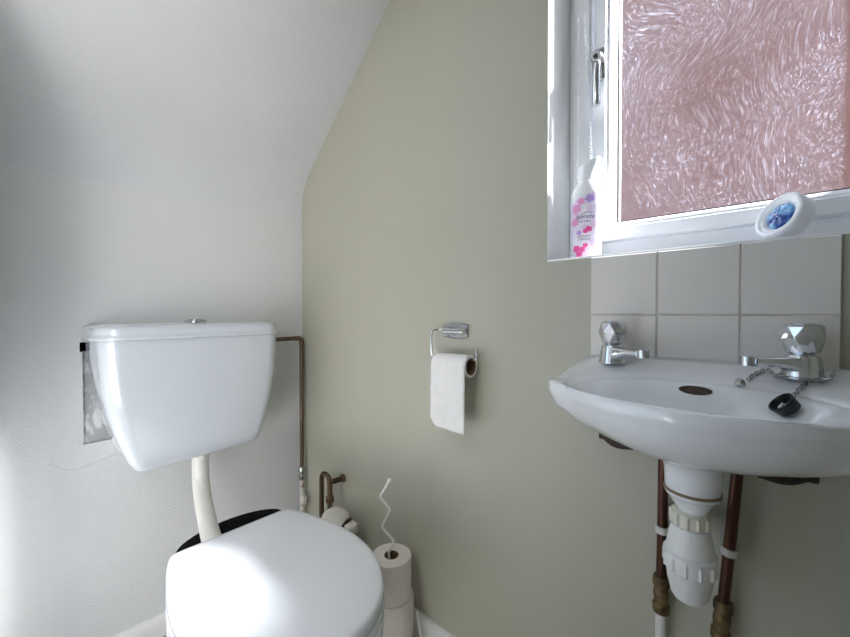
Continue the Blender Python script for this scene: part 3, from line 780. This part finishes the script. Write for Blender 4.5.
XL, XRR = .690, .789; AY, AZ, RO, RI = -.0365, .7985, .0248, .0195
def xcyl(prof, n=48):
    return [[V((x, AY - r * math.cos(2 * PI * j / n), AZ + r * math.sin(2 * PI * j / n))) for j in range(n)] for r, x in prof]
bm = loft(bmesh.new(), xcyl([(RI, XL + .001), (RO - .002, XL), (RO, XL + .002), (RO, XRR - .002), (RO - .002, XRR), (RI, XRR - .001)]), False, False)
obj('paper_roll', bm, M['paper'], hr)
bm = bmesh.new(); rs = [[bm.verts.new(p) for p in r] for r in xcyl([(RI, XL + .0005), (RI, XRR - .0005), (RI - .0013, XRR - .0005), (RI - .0013, XL + .0005)], 32)]
bridge(bm, rs, closed=True); obj('cardboard_core', bm, M['card'], hr)
# hanging sheet: leaves the top of the roll, hangs with a slight wave, perforation creases, clipped lower left corner
bm = bmesh.new(); rows = []
L0 = []
for i in range(13):
    a = PI * .62 - PI * .62 * i / 12
    L0.append((AY - (RO + .0011) * math.cos(a), AZ + (RO + .0011) * math.sin(a)))
zb = .6515
for i in range(1, 25):
    t = i / 24; L0.append((AY - RO - .0011 - .002 * math.sin(3 * t) - (.0012 if i in (9, 10) else 0) - .004 * t * t, AZ - (AZ - zb) * t))
nc = 12
for k, (y, z) in enumerate(L0):
    r = []
    for j in range(nc + 1):
        u = j / nc; x = XL + .0004 + (XRR - XL - .0008) * u
        zz_ = z
        if k == len(L0) - 1: zz_ = z + .002 * math.sin(5 * u)
        zz_ = max(zz_, zb + max(0, .16 - u) / .16 * .021) if z < AZ - .05 else zz_
        t = max(0, (k - 12) / 24)
        r.append(bm.verts.new((x + (.0025 * t), y - .0018 * t * math.sin(4 * u + 3 * t), zz_)))
    rows.append(r)
for a, b in zip(rows, rows[1:]):
    for j in range(nc): bm.faces.new((a[j], a[j + 1], b[j + 1], b[j]))
so_ = obj('hanging_sheet', bm, M['paper'], hr)
md = so_.modifiers.new('thickness', 'SOLIDIFY'); md.thickness = .0006; md.offset = 0

# ------------------------------------------------------------------ things on the sill
SZ = WZ0 + .0042
# spray bottle
bx, by = 1.009, .052
bot = thing('air_freshener_bottle', (bx, by, SZ), 'white spray bottle with a pink flowered label at the left end of the sill', 'air freshener')
ang = math.radians(-14)      # front turned towards the room
fd = V((math.sin(-ang) * -1, -math.cos(ang), 0)); fd = V((.25, -.968, 0)).normalized(); sd = V((.968, .25, 0)).normalized()
def el(a, b, z, sx_=0, n=40, tilt=0): return [V((bx, by, SZ + z)) + sd * (sx_ + a * math.cos(2 * PI * i / n)) + fd * (b * math.sin(2 * PI * i / n)) + V((0, 0, tilt * math.cos(2 * PI * i / n))) for i in range(n)]
BA, BB = .0285, .021
obj('bottle_body', loft(bmesh.new(), [el(.026, .0185, 0), el(BA, BB, .003), el(BA, BB, .126), el(.0275, .0203, .134), el(.0240, .0188, .143), el(.0195, .0168, .150), el(.0163, .0154, .155), el(.0148, .0145, .158)]), M['upvc'], bot, sharp=60)
obj('spray_head', loft(bmesh.new(), [el(.0150, .0147, .157), el(.0152, .0148, .166), el(.0165, .0150, .176, .001), el(.0195, .0150, .186, .003, tilt=.004), el(.0215, .0148, .192, .005, tilt=.007), el(.0205, .0135, .1955, .005, tilt=.008)]), M['upvc'], bot, sharp=60)
bm = bmesh.new(); n = 40; rs = []
NB2 = 22
for k in range(NB2 + 1):
    a0 = PI * (.5 - .46) + PI * .92 * (1 - k / NB2) if False else PI * (1 - .03 - .94 * k / NB2)
    ca, sa = math.cos(a0), math.sin(a0)
    def pt(z, f):
        k = 1 if z < .126 else 1 - .035 * (z - .126) / .008 if z < .134 else .965 - .123 * (z - .134) / .009
        return V((bx, by, SZ + z)) + sd * (ca * (BA * k + f)) + fd * (sa * (BB * (1 + (k - 1) * .75) + f))
    u = k / NB2
    ztop_ = .110 + .032 * u
    col = [bm.verts.new(pt(.004 + (ztop_ - .004) * q / 24, .0005)) for q in range(25)]
    rs.append(col)
for a, b in zip(rs, rs[1:]):
    for q in range(24): bm.faces.new((a[q], b[q], b[q + 1], a[q + 1]))
lab = obj('front_label', bm, M['label'], bot)
lab['label'] = 'pink and lilac flowered label'
def wrap(u, z, lift=.0011):
    """u metres round the front of the bottle, z up from its base"""
    t = u / BA; a = PI / 2 - t
    return V((bx, by, SZ + z)) + sd * ((BA + lift) * math.cos(a)) + fd * ((BB + lift) * math.sin(a))
def text_on(body, size, u, z, m, name, shear=0.0):
    cu = bpy.data.curves.new('t', 'FONT'); cu.body = body; cu.size = size; cu.align_x = 'CENTER'; cu.shear = shear; cu.resolution_u = 3
    to = bpy.data.objects.new('t', cu); C.objects.link(to)
    dg = bpy.context.evaluated_depsgraph_get(); me = bpy.data.meshes.new_from_object(to.evaluated_get(dg))
    bm = bmesh.new(); bm.from_mesh(me)
    bmesh.ops.subdivide_edges(bm, edges=[e for e in bm.edges if e.calc_length() > size * .35], cuts=2)
    for v in bm.verts: v.co = wrap(u + v.co.x, z + v.co.y, .0013)
    bpy.data.objects.remove(to); bpy.data.meshes.remove(me); bpy.data.curves.remove(cu)
    return obj(name, bm, m, lab, smooth=False)
text_on('febreze', .0115, -.001, .0795, M['text'], 'name_print', .25)
text_on('AIR MIST', .0056, -.001, .0715, M['text'], 'type_print')
text_on('BLOSSOM', .0052, -.002, .0425, M['text'], 'scent_print')
text_on('& BREEZE', .0052, -.002, .0365, M['text'], 'scent_print')
bm = bmesh.new(); arc = [wrap(-.004 + .016 * i / 10, .0885 + .003 * math.sin(PI * i / 10), .0014) for i in range(11)]
tube(bm, arc, .0005, n=6); obj('swoosh_print', bm, M['text'], lab)
def blossom(u, z, r, m):
    bm = bmesh.new()
    for k in range(5):
        a = 2 * PI * k / 5 + u * 90; cu_, cz = u + r * .62 * math.cos(a), z + r * .62 * math.sin(a)
        ring = [bm.verts.new(wrap(cu_ + r * .5 * math.cos(2 * PI * i / 12), cz + r * .42 * math.sin(2 * PI * i / 12), .0012 + .00005 * k)) for i in range(12)]
        bm.faces.new(ring)
    c = [bm.verts.new(wrap(u + r * .32 * math.cos(2 * PI * i / 12), z + r * .32 * math.sin(2 * PI * i / 12), .0013)) for i in range(12)]
    bm.faces.new(c)
    obj('blossom_print', bm, m, lab, smooth=False)
for u, z, r, m in ((-.017, .020, .0075, M['pink']), (-.006, .018, .006, M['pink']), (-.011, .009, .006, M['pink']), (-.0, .026, .0045, M['pink']), (.006, .058, .006, M['pink']), (.000, .054, .0045, M['pink']), (-.018, .100, .009, M['pink2']), (-.022, .074, .009, M['pink2']), (.008, .118, .008, M['lilac']), (-.008, .114, .007, M['pink2']), (-.012, .052, .005, M['lilac'])):
    blossom(u, z, r, m)

# blind bead chain: a loop hanging in front of the window
def bead_chain():
    x1_, x2_ = .981, .993
    yb = .075
    p = [V((.982, yb, 2.0 - .0)), V((.982, yb, 1.6)), V((.982, yb, 1.2)), V((.981, yb + .003, 1.085)), V((.987, yb + .002, 1.066)), V((.996, yb + .001, 1.064)), V((1.004, yb, 1.082)), V((1.0085, yb, 1.25)), V((1.005, yb, 1.36)), V((.997, yb, 1.50)), V((.9935, yb, 1.60)), V((.990, yb, 1.92))]
    p[0].z = 1.92
    d = catmull(p, 40); out = []; acc = 0; step = .0014
    out.append(d[0])
    for a, b in zip(d, d[1:]):
        seg = (b - a).length; t = step - acc
        while t <= seg:
            out.append(a.lerp(b, t / seg)); t += step
        acc = (acc + seg) % step
    pat = [.0008, .0020, .0026, .0020]
    return T(out, lambda i: pat[i % 4], n=8)
bc = thing('blind_chain', (.987, .075, 1.064), 'white beaded blind pull chain looping beside the window handle', 'blind chain')
obj('bead_loop', bead_chain(), M['bead'], bc)
obj('chain_pulley', LA([(.012, -.006), (.014, -.004), (.014, .004), (.012, .006)], (.986, .075, 1.925), (0, 1, 0), n=24), M['upvc'], bc)

# round air freshener with blue gel
fc = V((1.296, .032, SZ + .0362)); fn = V((-.66, -.66, .34)).normalized()
fr_ = thing('air_freshener_disc', (fc.x, fc.y, SZ), 'round white air freshener with a blue gel centre on the sill above the right tap', 'air freshener')
R_ = .0355
obj('disc_case', LA([(.024, -.024), (.031, -.022), (.0345, -.015), (R_, -.006), (R_, 0), (.0345, .003), (.0315, .0045), (.0285, .004), (.0272, .0025), (.0255, .0025), (.0215, .000), (.0195, -.003), (.004, -.0035)], fc, fn, n=56), M['upvc'], fr_, sharp=50)
q = V((0, 0, 1)).rotation_difference(fn)
bm = bmesh.new(); rings = []
for r, h in ((.0193, -.003), (.0190, .0005), (.0165, .002), (.011, .003), (.004, .0034)):
    rings.append([fc + q @ V((r * math.cos(2 * PI * j / 40), r * math.sin(2 * PI * j / 40), h + .0009 * math.sin(j * 1.1) * (1 if r < .018 else 0))) for j in range(40)])
loft(bm, rings); obj('gel_insert', bm, M['gelblue'], fr_, sharp=60)['label'] = 'glossy blue gel insert'

# ------------------------------------------------------------------ light
w = bpy.data.worlds.new('daylight'); bpy.context.scene.world = w; w.use_nodes = True
bg = w.node_tree.nodes['Background']; bg.inputs[0].default_value = (.62, .79, 1.0, 1); bg.inputs[1].default_value = 1.4
sd_ = bpy.data.lights.new('sun', 'SUN'); sd_.energy = 46; sd_.angle = math.radians(8); sd_.color = (.96, .98, 1)
so2 = bpy.data.objects.new('sun', sd_); C.objects.link(so2)
so2.rotation_euler = V((-.600, -.542, -.67)).to_track_quat('-Z', 'Y').to_euler()
al = bpy.data.lights.new('hall_fill_light', 'AREA'); al.energy = 7.5; al.shape = 'DISK'; al.size = .5; al.color = (1, .955, .90)  # unseen fill lamp added in the hall to brighten green wall and basin
ao = bpy.data.objects.new('hall_fill_light', al); C.objects.link(ao); ao.location = (1.2, -1.6, 2.2)

# ------------------------------------------------------------------ camera
cam = bpy.data.cameras.new('camera'); cam.lens = 380 / 850 * 36; cam.sensor_width = 36; cam.clip_start = .01
co = bpy.data.objects.new('camera', cam); C.objects.link(co)
co.location = (1.285, -.742, .92)
fwd = V((-math.cos(math.radians(47.9)), math.sin(math.radians(47.9)), -math.tan(math.radians(.83))))
co.rotation_euler = fwd.to_track_quat('-Z', 'Y').to_euler()
sc_ = bpy.context.scene; sc_.camera = co
sc_.view_settings.view_transform = 'Standard'; sc_.view_settings.look = 'None'; sc_.view_settings.gamma = 1
sc_.view_settings.exposure = 0.28
cy_ = sc_.cycles
cy_.use_denoising = True; cy_.max_bounces = 14; cy_.diffuse_bounces = 8; cy_.transparent_max_bounces = 12
cy_.sample_clamp_indirect = 6
